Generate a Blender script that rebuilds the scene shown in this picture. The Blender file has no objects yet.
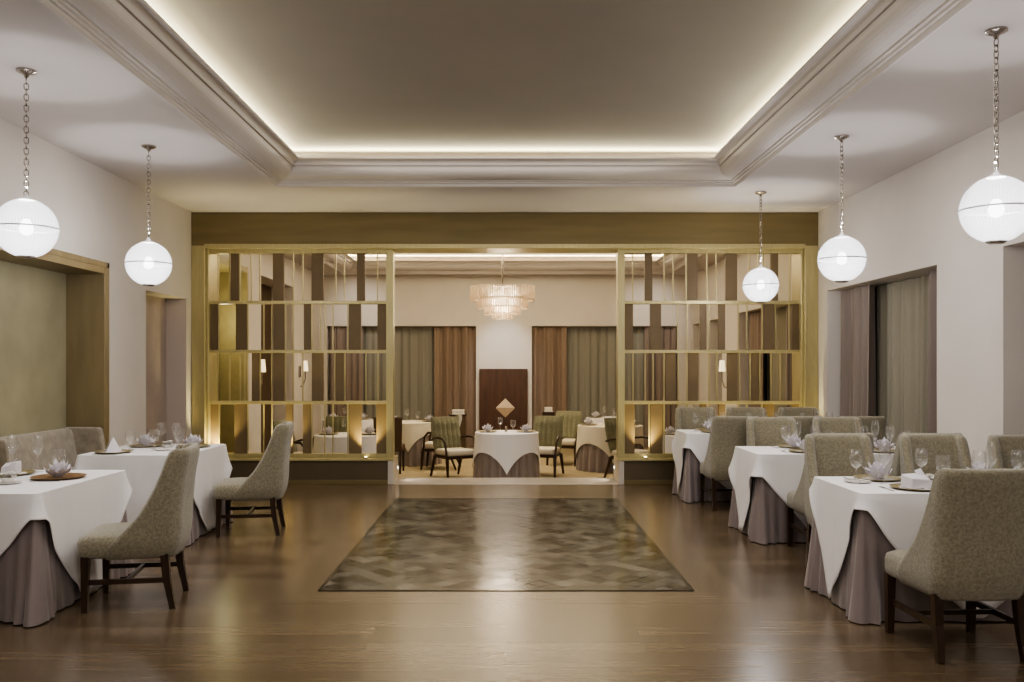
import bpy, math, random
from mathutils import Vector, Matrix
random.seed(7)
scene = bpy.context.scene
COL = scene.collection
PI = math.pi
ZC = 3.48          # flat ceiling height
FZ = -0.25         # lower dining room floor

# ------------------------------------------------------------------ helpers
class MB:
    def __init__(s): s.v = []; s.f = []; s.c = []
    def add(s, vs, fs):
        o = len(s.v); s.v += [tuple(p) for p in vs]; s.f += [tuple(i + o for i in f) for f in fs]; return s
    def box(s, x0, x1, y0, y1, z0, z1):
        return s.add([(x0,y0,z0),(x1,y0,z0),(x1,y1,z0),(x0,y1,z0),(x0,y0,z1),(x1,y0,z1),(x1,y1,z1),(x0,y1,z1)],
              [(0,3,2,1),(4,5,6,7),(0,1,5,4),(1,2,6,5),(2,3,7,6),(3,0,4,7)])
    def quad(s, a, b, c, d): return s.add([a,b,c,d], [(0,1,2,3)])
    def grid(s, rows, closed=False):
        n = len(rows[0]); vs = [p for r in rows for p in r]; fs = []
        for i in range(len(rows)-1):
            for j in range(n if closed else n-1):
                k = (j+1) % n
                fs.append((i*n+j, i*n+k, (i+1)*n+k, (i+1)*n+j))
        return s.add(vs, fs)
    def loft(s, rows, cap0=True, cap1=True):
        o = len(s.v); n = len(rows[0]); s.grid(rows, True)
        if cap0: s.f.append(tuple(o+j for j in reversed(range(n))))
        if cap1: s.f.append(tuple(o+(len(rows)-1)*n+j for j in range(n)))
        return s
    def lathe(s, prof, n=24, c=(0,0,0), cap0=False, cap1=False):
        rows = [[(c[0]+r*math.cos(2*PI*j/n), c[1]+r*math.sin(2*PI*j/n), c[2]+z) for j in range(n)] for r, z in prof]
        return s.loft(rows, cap0, cap1)
    def tube(s, pts, rad, n=8, closed=False):
        pts = [Vector(p) for p in pts]; N = len(pts)
        rr = rad if isinstance(rad, (list, tuple)) else [rad]*N
        rows = []; up = None
        for i, p in enumerate(pts):
            if closed: t = pts[(i+1) % N] - pts[i-1]
            else: t = pts[min(i+1,N-1)] - pts[max(i-1,0)]
            t.normalize()
            if up is None:
                up = Vector((0,0,1)) if abs(t.z) < .9 else Vector((1,0,0))
            a = t.cross(up).normalized(); b = a.cross(t).normalized(); up = b
            rows.append([p + rr[i]*(math.cos(2*PI*j/n+PI/4)*a + math.sin(2*PI*j/n+PI/4)*b) for j in range(n)])
        if closed:
            rows.append(rows[0]); return s.grid(rows, True)
        return s.loft(rows)
    def bar(s, a, b, ra, rb): return s.tube([a,b], [ra*1.414, rb*1.414], 4)
    def build(s, name, mat, parent=None, smooth=None, bevel=0, loc=None, kind=None):
        me = bpy.data.meshes.new(name); me.from_pydata(s.v, [], s.f); me.validate(); me.update()
        if mat: me.materials.append(mat)
        if smooth is not None:
            me.polygons.foreach_set('use_smooth', [True]*len(me.polygons))
            me.set_sharp_from_angle(angle=math.radians(smooth))
        o = bpy.data.objects.new(name, me); COL.objects.link(o)
        if parent: o.parent = parent
        if loc: o.location = loc
        if bevel:
            m = o.modifiers.new('b', 'BEVEL'); m.width = bevel; m.segments = 2; m.limit_method = 'ANGLE'
        if kind: o['kind'] = kind
        return o

def recalc(o):
    import bmesh
    b = bmesh.new(); b.from_mesh(o.data); bmesh.ops.recalc_face_normals(b, faces=b.faces); b.to_mesh(o.data); b.free()
    return o
def tag(o, label, cat, group=None):
    o['label'] = label; o['category'] = cat
    if group: o['group'] = group
    return o
def empty(name, loc=(0,0,0), rz=0):
    o = bpy.data.objects.new(name, None); COL.objects.link(o); o.location = loc; o.rotation_euler = (0,0,rz)
    o.empty_display_size = .1
    return o
def copy_tree(o, parent=None):
    c = o.copy(); COL.objects.link(c)
    if parent: c.parent = parent
    for ch in list(o.children): copy_tree(ch, c)
    return c
used = {}
def place(proto, loc, rz, label, cat, group=None):
    """first call moves the prototype itself, later calls copy it"""
    if proto.name not in used:
        used[proto.name] = 1; o = proto
    else: o = copy_tree(proto)
    o.location = loc; o.rotation_euler = (0,0,rz)
    return tag(o, label, cat, group)

# ------------------------------------------------------------------ materials
def mat(name, col, rough=.6, metal=0, spec=.5, noise=0, nscale=8, bump=0, bscale=60, col2=None, sheen=0, emit=None, estr=0, stretch=None):
    m = bpy.data.materials.new(name); m.use_nodes = True
    nt = m.node_tree; b = nt.nodes['Principled BSDF']
    b.inputs['Base Color'].default_value = (*col, 1); b.inputs['Roughness'].default_value = rough
    b.inputs['Metallic'].default_value = metal; b.inputs['Specular IOR Level'].default_value = spec
    if sheen: b.inputs['Sheen Weight'].default_value = sheen; b.inputs['Sheen Roughness'].default_value = .5
    if emit: b.inputs['Emission Color'].default_value = (*emit,1); b.inputs['Emission Strength'].default_value = estr
    tc = nt.nodes.new('ShaderNodeTexCoord'); src = tc.outputs['Object']
    if stretch:
        mp = nt.nodes.new('ShaderNodeMapping'); mp.inputs['Scale'].default_value = stretch
        nt.links.new(src, mp.inputs['Vector']); src = mp.outputs['Vector']
    if noise or col2:
        n = nt.nodes.new('ShaderNodeTexNoise'); n.inputs['Scale'].default_value = nscale; n.inputs['Detail'].default_value = 4
        nt.links.new(src, n.inputs['Vector'])
        r = nt.nodes.new('ShaderNodeValToRGB'); c2 = col2 or tuple(c*(1-noise) for c in col)
        r.color_ramp.elements[0].position = .35; r.color_ramp.elements[1].position = .65
        r.color_ramp.elements[0].color = (*c2,1); r.color_ramp.elements[1].color = (*col,1)
        nt.links.new(n.outputs['Fac'], r.inputs['Fac']); nt.links.new(r.outputs['Color'], b.inputs['Base Color'])
    if bump:
        n2 = nt.nodes.new('ShaderNodeTexNoise'); n2.inputs['Scale'].default_value = bscale; n2.inputs['Detail'].default_value = 3
        nt.links.new(src, n2.inputs['Vector'])
        bp = nt.nodes.new('ShaderNodeBump'); bp.inputs['Strength'].default_value = bump; bp.inputs['Distance'].default_value = .01
        nt.links.new(n2.outputs['Fac'], bp.inputs['Height']); nt.links.new(bp.outputs['Normal'], b.inputs['Normal'])
    return m

def wood_floor(name, cA, cB, rough, rot=0, bw=1.5, bh=.145, spec=.5):
    m = mat(name, cA, rough, spec=spec); nt = m.node_tree; b = nt.nodes['Principled BSDF']
    tc = nt.nodes.new('ShaderNodeTexCoord'); mp = nt.nodes.new('ShaderNodeMapping'); mp.inputs['Rotation'].default_value = (0,0,rot)
    nt.links.new(tc.outputs['Object'], mp.inputs['Vector'])
    br = nt.nodes.new('ShaderNodeTexBrick'); br.inputs['Scale'].default_value = 1
    br.inputs['Brick Width'].default_value = bw; br.inputs['Row Height'].default_value = bh
    br.inputs['Mortar Size'].default_value = .0015; br.inputs['Mortar Smooth'].default_value = .3; br.inputs['Bias'].default_value = -.1
    br.inputs['Color1'].default_value = (*cA,1); br.inputs['Color2'].default_value = (*cB,1)
    br.inputs['Mortar'].default_value = (*[c*.75 for c in cB],1)
    nt.links.new(mp.outputs['Vector'], br.inputs['Vector'])
    n = nt.nodes.new('ShaderNodeTexNoise'); n.inputs['Scale'].default_value = 3; n.inputs['Detail'].default_value = 5
    mp2 = nt.nodes.new('ShaderNodeMapping'); mp2.inputs['Scale'].default_value = (.7,14,1)
    nt.links.new(mp.outputs['Vector'], mp2.inputs['Vector']); nt.links.new(mp2.outputs['Vector'], n.inputs['Vector'])
    r = nt.nodes.new('ShaderNodeValToRGB'); r.color_ramp.elements[0].position = .3; r.color_ramp.elements[1].position = .7
    r.color_ramp.elements[0].color = (.72,.70,.68,1); r.color_ramp.elements[1].color = (1.12,1.12,1.12,1)
    nt.links.new(n.outputs['Fac'], r.inputs['Fac'])
    mx = nt.nodes.new('ShaderNodeMix'); mx.data_type = 'RGBA'; mx.blend_type = 'MULTIPLY'; mx.inputs['Factor'].default_value = 1
    nt.links.new(br.outputs['Color'], mx.inputs['A']); nt.links.new(r.outputs['Color'], mx.inputs['B'])
    nt.links.new(mx.outputs['Result'], b.inputs['Base Color'])
    return m

def thin_glass(name, tint=(1,1,1), base=.09, edge=.6, rough=.03, diff=.25):
    m = bpy.data.materials.new(name); m.use_nodes = True; nt = m.node_tree; nt.nodes.clear()
    out = nt.nodes.new('ShaderNodeOutputMaterial'); mix = nt.nodes.new('ShaderNodeMixShader')
    tr = nt.nodes.new('ShaderNodeBsdfTransparent'); tr.inputs['Color'].default_value = (*tint,1)
    gl = nt.nodes.new('ShaderNodeBsdfGlossy'); gl.inputs['Roughness'].default_value = rough
    df = nt.nodes.new('ShaderNodeBsdfDiffuse'); df.inputs['Color'].default_value = (.85*tint[0]**3,.85*tint[1]**3,.85*tint[2]**3,1)
    m2 = nt.nodes.new('ShaderNodeMixShader'); m2.inputs['Fac'].default_value = diff
    lw = nt.nodes.new('ShaderNodeLayerWeight'); lw.inputs['Blend'].default_value = .35
    mr = nt.nodes.new('ShaderNodeMapRange'); mr.inputs['To Min'].default_value = base; mr.inputs['To Max'].default_value = edge
    nt.links.new(lw.outputs['Facing'], mr.inputs['Value']); nt.links.new(mr.outputs['Result'], mix.inputs['Fac'])
    nt.links.new(gl.outputs[0], m2.inputs[1]); nt.links.new(df.outputs[0], m2.inputs[2])
    nt.links.new(tr.outputs[0], mix.inputs[1]); nt.links.new(m2.outputs[0], mix.inputs[2]); nt.links.new(mix.outputs[0], out.inputs['Surface'])
    return m

def globe_mat(name):
    """ribbed frosted-clear glass: mostly lets light through, with some scattered glow"""
    m = bpy.data.materials.new(name); m.use_nodes = True; nt = m.node_tree; nt.nodes.clear()
    out = nt.nodes.new('ShaderNodeOutputMaterial')
    tr = nt.nodes.new('ShaderNodeBsdfTransparent')
    tl = nt.nodes.new('ShaderNodeBsdfTranslucent'); tl.inputs['Color'].default_value = (.95,.95,.98,1)
    gl = nt.nodes.new('ShaderNodeBsdfGlossy'); gl.inputs['Roughness'].default_value = .15
    lw = nt.nodes.new('ShaderNodeLayerWeight'); lw.inputs['Blend'].default_value = .25
    em = nt.nodes.new('ShaderNodeEmission'); em.inputs['Color'].default_value = (.93,.93,1,1); em.inputs['Strength'].default_value = .62
    tc = nt.nodes.new('ShaderNodeTexCoord'); sp = nt.nodes.new('ShaderNodeSeparateXYZ')
    nt.links.new(tc.outputs['Object'], sp.inputs['Vector'])
    a = nt.nodes.new('ShaderNodeMath'); a.operation = 'ARCTAN2'
    nt.links.new(sp.outputs['Y'], a.inputs[0]); nt.links.new(sp.outputs['X'], a.inputs[1])
    k = nt.nodes.new('ShaderNodeMath'); k.operation = 'MULTIPLY'; k.inputs[1].default_value = 64
    s = nt.nodes.new('ShaderNodeMath'); s.operation = 'SINE'
    nt.links.new(a.outputs[0], k.inputs[0]); nt.links.new(k.outputs[0], s.inputs[0])
    mr = nt.nodes.new('ShaderNodeMapRange'); mr.inputs['From Min'].default_value = -1; mr.inputs['To Min'].default_value = .17; mr.inputs['To Max'].default_value = .38
    nt.links.new(s.outputs[0], mr.inputs['Value']); nt.links.new(mr.outputs['Result'], em.inputs['Strength'])
    m1 = nt.nodes.new('ShaderNodeMixShader'); m1.inputs['Fac'].default_value = .86
    nt.links.new(tl.outputs[0], m1.inputs[1]); nt.links.new(em.outputs[0], m1.inputs[2])
    m2 = nt.nodes.new('ShaderNodeMixShader'); m2.inputs['Fac'].default_value = .6
    nt.links.new(tr.outputs[0], m2.inputs[1]); nt.links.new(m1.outputs[0], m2.inputs[2])
    m3 = nt.nodes.new('ShaderNodeMixShader'); nt.links.new(lw.outputs['Facing'], m3.inputs['Fac'])
    e2 = nt.nodes.new('ShaderNodeEmission'); e2.inputs['Color'].default_value = (1,1,1,1); e2.inputs['Strength'].default_value = .75
    nt.links.new(m2.outputs[0], m3.inputs[1]); nt.links.new(e2.outputs[0], m3.inputs[2])
    nt.links.new(m3.outputs[0], out.inputs['Surface'])
    return m

def emis(name, col, st):
    m = bpy.data.materials.new(name); m.use_nodes = True; nt = m.node_tree; nt.nodes.clear()
    out = nt.nodes.new('ShaderNodeOutputMaterial'); e = nt.nodes.new('ShaderNodeEmission')
    e.inputs['Color'].default_value = (*col,1); e.inputs['Strength'].default_value = st
    nt.links.new(e.outputs[0], out.inputs['Surface']); return m

def sheer_mat(name, col, alpha):
    m = bpy.data.materials.new(name); m.use_nodes = True; nt = m.node_tree; nt.nodes.clear()
    out = nt.nodes.new('ShaderNodeOutputMaterial'); mix = nt.nodes.new('ShaderNodeMixShader'); mix.inputs['Fac'].default_value = alpha
    tr = nt.nodes.new('ShaderNodeBsdfTransparent'); df = nt.nodes.new('ShaderNodeBsdfDiffuse'); df.inputs['Color'].default_value = (*col,1)
    nt.links.new(tr.outputs[0], mix.inputs[1]); nt.links.new(df.outputs[0], mix.inputs[2]); nt.links.new(mix.outputs[0], out.inputs['Surface'])
    return m

M = {}
M['wall'] = mat('wall_paint', (.66,.615,.57), .75, noise=.04, nscale=2)
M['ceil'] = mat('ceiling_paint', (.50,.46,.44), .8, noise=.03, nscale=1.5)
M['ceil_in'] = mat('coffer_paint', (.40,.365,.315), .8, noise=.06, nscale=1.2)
M['mould'] = mat('moulding_paint', (.50,.455,.43), .6)
M['niche'] = mat('niche_back_panel', (.36,.33,.215), .55, noise=.22, nscale=1.6, bump=.05)
M['mauve'] = mat('mauve_niche', (.44,.37,.33), .8, noise=.06)
M['bronze'] = mat('bronze_lining', (.29,.23,.13), .38, metal=.35, noise=.18, nscale=3, stretch=(3,3,.6))
M['beam'] = mat('bronze_fascia', (.225,.175,.08), .42, metal=.35, noise=.16, nscale=2, stretch=(.5,2,5))
M['gold'] = mat('brushed_gold', (.52,.45,.235), .36, metal=.45, noise=.12, nscale=6, stretch=(4,4,.6))
M['panel'] = mat('brown_infill_panel', (.19,.135,.072), .5, metal=.2, noise=.12, nscale=3)
M['plinth'] = mat('plinth_bronze', (.13,.10,.06), .4, metal=.25, noise=.12, nscale=3)
M['stone'] = mat('polished_stone', (.62,.56,.50), .15, noise=.06)
M['floor'] = wood_floor('oak_planks', (.15,.108,.066), (.095,.064,.037), .25, spec=.75)
M['border'] = wood_floor('oak_border', (.15,.108,.067), (.125,.089,.054), .25, PI/2, spec=.75)
M['borderx'] = wood_floor('oak_border_x', (.15,.108,.067), (.125,.089,.054), .25, 0, spec=.75)
M['carpet'] = mat('far_carpet', (.37,.30,.185), .95, noise=.12, nscale=5, bump=.2, bscale=200)
M['cloth'] = mat('white_linen', (.85,.83,.835), .85, bump=.03, bscale=300, sheen=.1)
M['cream'] = mat('cream_linen', (.70,.64,.53), .85, bump=.03, bscale=300)
M['skirt'] = mat('mauve_satin', (.25,.205,.20), .33, spec=.5, sheen=.35, bump=.03, bscale=150)
M['skirtfar'] = mat('taupe_satin', (.25,.205,.19), .42, spec=.4, sheen=.3)
M['chenille'] = mat('olive_chenille', (.325,.29,.20), .9, noise=.36, nscale=70, bump=.7, bscale=190, sheen=.5)
M['sofa'] = mat('taupe_velvet', (.31,.265,.20), .85, noise=.3, nscale=14, bump=.2, sheen=.6)
M['darkwood'] = mat('dark_walnut', (.045,.023,.013), .3, noise=.4, nscale=8, stretch=(6,6,.6))
M['greenfab'] = mat('moss_green_fabric', (.195,.19,.115), .85, noise=.2, nscale=30, sheen=.4)
M['creamfab'] = mat('cream_fabric', (.62,.56,.46), .85)
M['brownleather'] = mat('brown_leather', (.10,.06,.03), .45, noise=.15)
M['drape'] = mat('brown_drape', (.23,.165,.125), .6, noise=.12, sheen=.3, stretch=(3,3,.3))
M['drapepink'] = mat('rose_taupe_drape', (.235,.185,.16), .6, noise=.1, sheen=.3, stretch=(3,3,.3))
M['sheer'] = sheer_mat('olive_sheer', (.36,.335,.265), .88)
M['sheergrey'] = sheer_mat('grey_sheer', (.30,.29,.255), .86)
M['night'] = mat('night_glass', (.012,.014,.014), .08)
M['winframe'] = mat('window_frame_dark', (.05,.04,.03), .4)
M['panelwood'] = mat('walnut_panel', (.075,.031,.014), .4, noise=.35, nscale=5, stretch=(4,4,.5))
M['emblem'] = mat('emblem_beige', (.60,.47,.34), .4, metal=.2)
M['emblem2'] = mat('emblem_tan', (.47,.35,.24), .4, metal=.2)
M['nickel'] = mat('polished_nickel', (.42,.38,.35), .22, metal=1)
M['globe'] = globe_mat('ribbed_globe_glass')
M['bulb'] = emis('bulb_glow', (1,.97,.95), 6)
M['lens'] = emis('uplight_lens', (1,.86,.45), 14)
M['steplens'] = emis('steplight_lens', (1,.93,.78), 9)
M['glass'] = thin_glass('clear_glassware')
M['crystal'] = thin_glass('crystal_prism', (.99,.95,.89), .45, .9, .10, .75)
M['china'] = mat('white_china', (.80,.77,.74), .2)
M['goldrim'] = mat('gold_patterned_rim', (.40,.33,.16), .35, metal=.4, noise=.5, nscale=60)
M['copperrim'] = mat('copper_brown_charger', (.33,.19,.09), .4, metal=.3, noise=.35, nscale=30)
M['napkin'] = mat('lilac_white_napkin', (.72,.69,.73), .85)
M['steel'] = mat('cutlery_steel', (.6,.58,.55), .2, metal=1)
M['petal'] = mat('white_petals', (.82,.80,.76), .7)
M['leafg'] = mat('dark_foliage', (.10,.13,.05), .6)
M['shade'] = mat('sconce_shade', (.8,.7,.5), .7, emit=(1,.82,.5), estr=1.1)
M['darkvoid'] = mat('dark_doorway_wood', (.075,.045,.022), .6)
M['stuffw'] = mat('white_folded_linen', (.75,.72,.66), .8)

# ------------------------------------------------------------------ camera
cam = bpy.data.cameras.new('camera'); co = bpy.data.objects.new('camera', cam); COL.objects.link(co)
co.location = (0,0,1.5); co.rotation_euler = (PI/2,0,0)
cam.sensor_width = 36; cam.lens = 36*880/1024; cam.shift_x = 6/1024; cam.shift_y = 26/1024; cam.clip_start = .05
scene.camera = co

# ------------------------------------------------------------------ setting: floors
YB = -1.6; YP = 11.25; YE = 11.9; YF = 19.0
m = MB(); m.box(-4.6,4.6,YB,YP,-.12,0)
m.build('floor', M['floor'], kind='structure')
m = MB(); m.box(-1.44,1.44,YP,YE,-.25,.004)
m.build('trim_1', M['stone'], kind='structure', bevel=.004)                # stone threshold
m = MB(); m.box(-4.9,4.9,YE-.1,YF+.4,FZ-.1,FZ); m.box(-4.9,-1.44,YP,YE-.1,FZ-.1,FZ); m.box(1.44,4.9,YP,YE-.1,FZ-.1,FZ)
m.build('floor_lower', M['carpet'], kind='structure')
# plank border framing the mosaic
RX, RY0, RY1, BW = 1.25, 5.9, 10.0, .32
m = MB()
for sx in (-1,1):
    a = [(sx*RX,RY0,.0004),(sx*(RX+BW),RY0-BW,.0004),(sx*(RX+BW),RY1+BW,.0004),(sx*RX,RY1,.0004)]
    m.quad(*(a if sx > 0 else a[::-1]))
m.build('trim_2', M['border'], kind='structure')
m = MB()
m.quad((-RX-BW,RY0-BW,.0004),(RX+BW,RY0-BW,.0004),(RX,RY0,.0004),(-RX,RY0,.0004))
m.quad((-RX,RY1,.0004),(RX,RY1,.0004),(RX+BW,RY1+BW,.0004),(-RX-BW,RY1+BW,.0004))
m.build('trim_3', M['borderx'], kind='structure')

# mosaic inlay: lozenge tiles, each with its own tone and a hair of tilt
def mosaic():
    import bmesh
    mb = MB(); cols = []
    mb.box(-RX,RX,RY0,RY1,-.01,.001); cols += [(.06,.055,.042)]*6
    tx, ty = .165, .18
    ny = int((RY1-RY0)/(ty/2))+2; nx = int(2*RX/tx)+2
    for j in range(ny):
        for i in range(-1,nx):
            cx = -RX + (i+(.5 if j%2 else 0))*tx; cy = RY0 + j*ty/2
            pts = [(cx,cy-ty/2*.992),(cx+tx/2*.992,cy),(cx,cy+ty/2*.992),(cx-tx/2*.992,cy)]
            poly = pts
            for ax, lim, sg in ((0,-RX,1),(0,RX,-1),(1,RY0,1),(1,RY1,-1)):
                out = []
                for q in range(len(poly)):
                    A, B = poly[q], poly[(q+1)%len(poly)]
                    ia = sg*(A[ax]-lim) >= 0; ib = sg*(B[ax]-lim) >= 0
                    if ia: out.append(A)
                    if ia != ib:
                        t = (lim-A[ax])/(B[ax]-A[ax]); out.append((A[0]+t*(B[0]-A[0]), A[1]+t*(B[1]-A[1])))
                poly = out
                if not poly: break
            if len(poly) < 3: continue
            sx, sy = random.gauss(0,.006), random.gauss(0,.006)
            vs = [(p[0],p[1],.0040+(p[0]-cx)*sx+(p[1]-cy)*sy) for p in poly]
            mb.add(vs, [tuple(range(len(vs)))])
            u = random.random()
            edge = abs(cx) > .9 or cy > 9.0
            g = .004 if u < (.26 if edge else .15) else .03+.095*random.random()**1.4
            k = random.random()
            cols.append((g*1.02, g*(.93+.04*k), g*(.72+.12*k)))
    for a in ((-RX-.012,-RX+.012,RY0,RY1),(RX-.012,RX+.012,RY0,RY1),(-RX,RX,RY0-.012,RY0+.012),(-RX,RX,RY1-.012,RY1+.012)):
        mb.box(*a,-.005,.0055); cols += [(.02,.018,.013)]*6
    o = mb.build('mosaic_inlay', None)
    me = o.data; ca = me.color_attributes.new('tone','FLOAT_COLOR','CORNER')
    for p in me.polygons:
        c = cols[p.index] if p.index < len(cols) else (.1,.09,.07)
        for li in p.loop_indices: ca.data[li].color = (*c,1)
    mm = mat('glazed_mosaic', (.1,.09,.07), .17, spec=.38); nt = mm.node_tree
    at = nt.nodes.new('ShaderNodeAttribute'); at.attribute_name = 'tone'
    nt.links.new(at.outputs['Color'], nt.nodes['Principled BSDF'].inputs['Base Color'])
    me.materials.append(mm)
    tag(o, 'grey green mosaic of lozenge tiles set into the middle of the wood floor', 'floor mosaic')
mosaic()

# ------------------------------------------------------------------ setting: walls
def wall_side(name, s, xin, xout, y0, y1, z0, opens, mm):
    """wall with face at x=s*xin; opens = (ya, yb, ztop)"""
    mb = MB()
    def bx(ya, yb, za, zb):
        a, b = sorted((s*xin, s*xout)); mb.box(a,b,ya,yb,za,zb)
    y = y0
    for ya, yb, zt in opens:
        if ya > y: bx(y,ya,z0,ZC+.5)
        bx(ya,yb,zt,ZC+.5); y = yb
    if y < y1: bx(y,y1,z0,ZC+.5)
    return mb.build(name, mm, kind='structure')
XW = 4.03
wall_side('wall_left', -1, XW, 4.7, YB, YP+.25, -.1, [(3.4,8.85,2.5),(9.85,11.1,2.36)], M['wall'])
wall_side('wall_right', 1, XW-.03, 4.7, YB, YP+.25, -.1, [(4.2,7.08,2.47),(8.17,10.95,2.45)], M['wall'])
wall_side('wall_left_lower', -1, 4.0, 4.7, YP+.25, YF+.4, FZ-.1, [(12.2,13.6,3.0),(14.37,16.5,3.0)], M['wall'])
wall_side('wall_right_lower', 1, 4.0, 4.7, YP+.25, YF+.4, FZ-.1, [(12.2,15.2,2.43),(16.3,17.4,2.41),(18.2,18.8,2.41)], M['wall'])
MB().box(-4.7,4.7,YB-.2,YB,-.1,ZC+.5).build('wall_back', M['wall'], kind='structure')
# far wall with two window openings
m = MB(); y0, y1 = YF, YF+.35; zt = 2.385
m.box(-4.7,-3.87,y0,y1,FZ,ZC+.5); m.box(-.62,.53,y0,y1,FZ,ZC+.5); m.box(3.72,4.7,y0,y1,FZ,ZC+.5)
m.box(-3.87,-.62,y0,y1,zt,ZC+.5); m.box(.53,3.72,y0,y1,zt,ZC+.5)
m.build('wall_far', M['wall'], kind='structure')
# white edge beads beside the pier
m = MB(); m.box(-.645,-.615,YF-.02,YF,FZ,zt+.02); m.box(.525,.555,YF-.02,YF,FZ,zt+.02)
m.build('trim_4', mat('white_bead', (.66,.62,.57), .5), kind='structure')
# left alcove behind the banquettes: back panel + bronze lining
MB().box(-4.46,-4.40,3.4,8.85,0,2.5).build('wall_alcove', M['niche'], kind='structure')
m = MB()
m.box(-4.40,-4.015,8.80,8.86,0,2.5); m.box(-4.40,-4.015,3.4,3.46,0,2.5); m.box(-4.40,-4.015,3.46,8.80,2.43,2.5)
m.box(-4.045,-4.01,8.85,8.90,0,2.55); m.box(-4.045,-4.01,3.4,8.9,2.495,2.55)
m.build('trim_5', M['bronze'], kind='structure', bevel=.004)
m = MB(); m.box(-4.36,-4.28,9.85,11.1,0,2.36); m.build('wall_recess', M['mauve'], kind='structure')
m = MB(); m.box(-4.28,-4.03,11.085,11.1,0,2.36); m.build('trim_6', mat('recess_jamb', (.52,.45,.405), .8), kind='structure')
# right wall windows: dark night panes with frames behind the curtains
wn = 0
def window(x0, x1, y0, y1, z0, z1, axis):
    global wn; wn += 1
    mb = MB(); t = .05
    if axis == 'x':   # plane normal x
        n = 3
        mb.box(x0,x1,y0,y1,z0,z0+t); mb.box(x0,x1,y0,y1,z1-t,z1)
        for i in range(n+1):
            yy = y0+(y1-y0-t)*i/n; mb.box(x0,x1,yy,yy+t,z0+t,z1-t)
        g = MB().box((x0+x1)/2-.005,(x0+x1)/2+.005,y0+t,y1-t,z0+t,z1-t)
    else:
        n = 3
        mb.box(x0,x1,y0,y1,z0,z0+t); mb.box(x0,x1,y0,y1,z1-t,z1)
        for i in range(n+1):
            xx = x0+(x1-x0-t)*i/n; mb.box(xx,xx+t,y0,y1,z0+t,z1-t)
        g = MB().box(x0+t,x1-t,(y0+y1)/2-.005,(y0+y1)/2+.005,z0+t,z1-t)
    f = mb.build('window_%d' % wn, M['winframe'], kind='structure')
    g.build('pane', M['night'], f)
window(4.42,4.50,8.17,10.95,0,2.45,'x')
window(4.42,4.50,4.2,7.08,0,2.47,'x')
window(-3.87,-.62,YF+.27,YF+.33,FZ,2.385,'y')
window(.53,3.72,YF+.27,YF+.33,FZ,2.385,'y')
window(4.42,4.50,12.2,15.2,FZ,2.43,'x')
# lower room: openings lined
m = MB(); m.box(-4.45,-4.40,12.2,13.6,FZ,3.0); m.box(-4.40,-3.985,13.54,13.62,FZ,3.04); m.box(-4.40,-3.985,12.2,13.54,2.95,3.03)
m.build('trim_7', mat('ochre_lining', (.40,.35,.19), .5, metal=.1, noise=.1), kind='structure')
m = MB(); m.box(-4.45,-4.40,14.37,16.5,FZ,3.0)
m.build('door_1', M['darkvoid'], kind='structure')
m = MB(); m.box(4.40,4.45,16.3,17.4,FZ,2.41); m.build('door_2', M['darkvoid'], kind='structure')
m = MB(); m.box(4.40,4.45,18.2,18.8,FZ,2.41); m.build('door_3', mat('brown_door', (.17,.11,.06), .5), kind='structure')
# skirting boards
for nm, s, xf, segs in (('baseboard_left',-1,XW,[(YB,3.4),(8.9,9.85)]),('baseboard_right',1,XW-.03,[(YB,4.2),(7.08,8.17)])):
    m = MB()
    for a, b in segs:
        lo, hi = sorted((s*xf, s*(xf-.015))); m.box(lo,hi,a,b,0,.1)
    m.build(nm, M['wall'], kind='structure')

# ------------------------------------------------------------------ setting: ceilings with coffers
def coffer_ceiling(name, tname, x, ya, yb, X0, X1, Y0, Y1, zin, inmat, cmat, mm):
    """flat ceiling at ZC with rectangular coffer (outer edge +-x, ya..yb)"""
    mb = MB(); t = .06
    for a,b,c,d in ((X0,-x,Y0,Y1),(x,X1,Y0,Y1),(-x,x,Y0,ya),(-x,x,yb,Y1)): mb.box(a,b,c,d,ZC,ZC+t)
    mb.build(name, cmat, kind='structure')
    prof = [(0,ZC+.001),(0,ZC-.022),(.022,ZC-.026),(.034,ZC-.012),(.040,ZC+.004),(.058,ZC+.006),(.064,ZC+.020),(.085,ZC+.022),(.090,ZC+.034)]
    for i in range(1,8):
        a = i/7*PI/2
        prof.append((.09+.15*math.sin(a)*.99, ZC+.034+.10*(1-math.cos(a))))
    prof += [(.242,ZC+.150),(.262,ZC+.152),(.268,ZC+.166)]
    for i in range(1,6):
        a = i/5*PI/2; prof.append((.268+.055*(1-math.cos(a)), ZC+.166+.04*math.sin(a)))
    prof += [(.34,ZC+.208),(.34,ZC+.225),(.30,ZC+.228),(.29,ZC+.20),(.02,ZC+.20),(.02,zin)]
    rows = []
    for d, z in prof:
        rows.append([(-x+d,ya+d,z),(x-d,ya+d,z),(x-d,yb-d,z),(-x+d,yb-d,z)])
    o = MB().grid(rows, True).build(tname, mm, kind='structure')
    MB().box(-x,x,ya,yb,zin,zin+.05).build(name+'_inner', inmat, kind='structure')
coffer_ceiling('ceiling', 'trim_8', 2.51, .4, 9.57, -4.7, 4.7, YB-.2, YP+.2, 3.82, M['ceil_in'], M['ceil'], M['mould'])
coffer_ceiling('ceiling_lower', 'trim_9', 3.44, 12.6, 18.55, -4.7, 4.7, YP+.2, YF+.4, 3.82, M['ceil'], M['ceil'], M['mould'])

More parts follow.
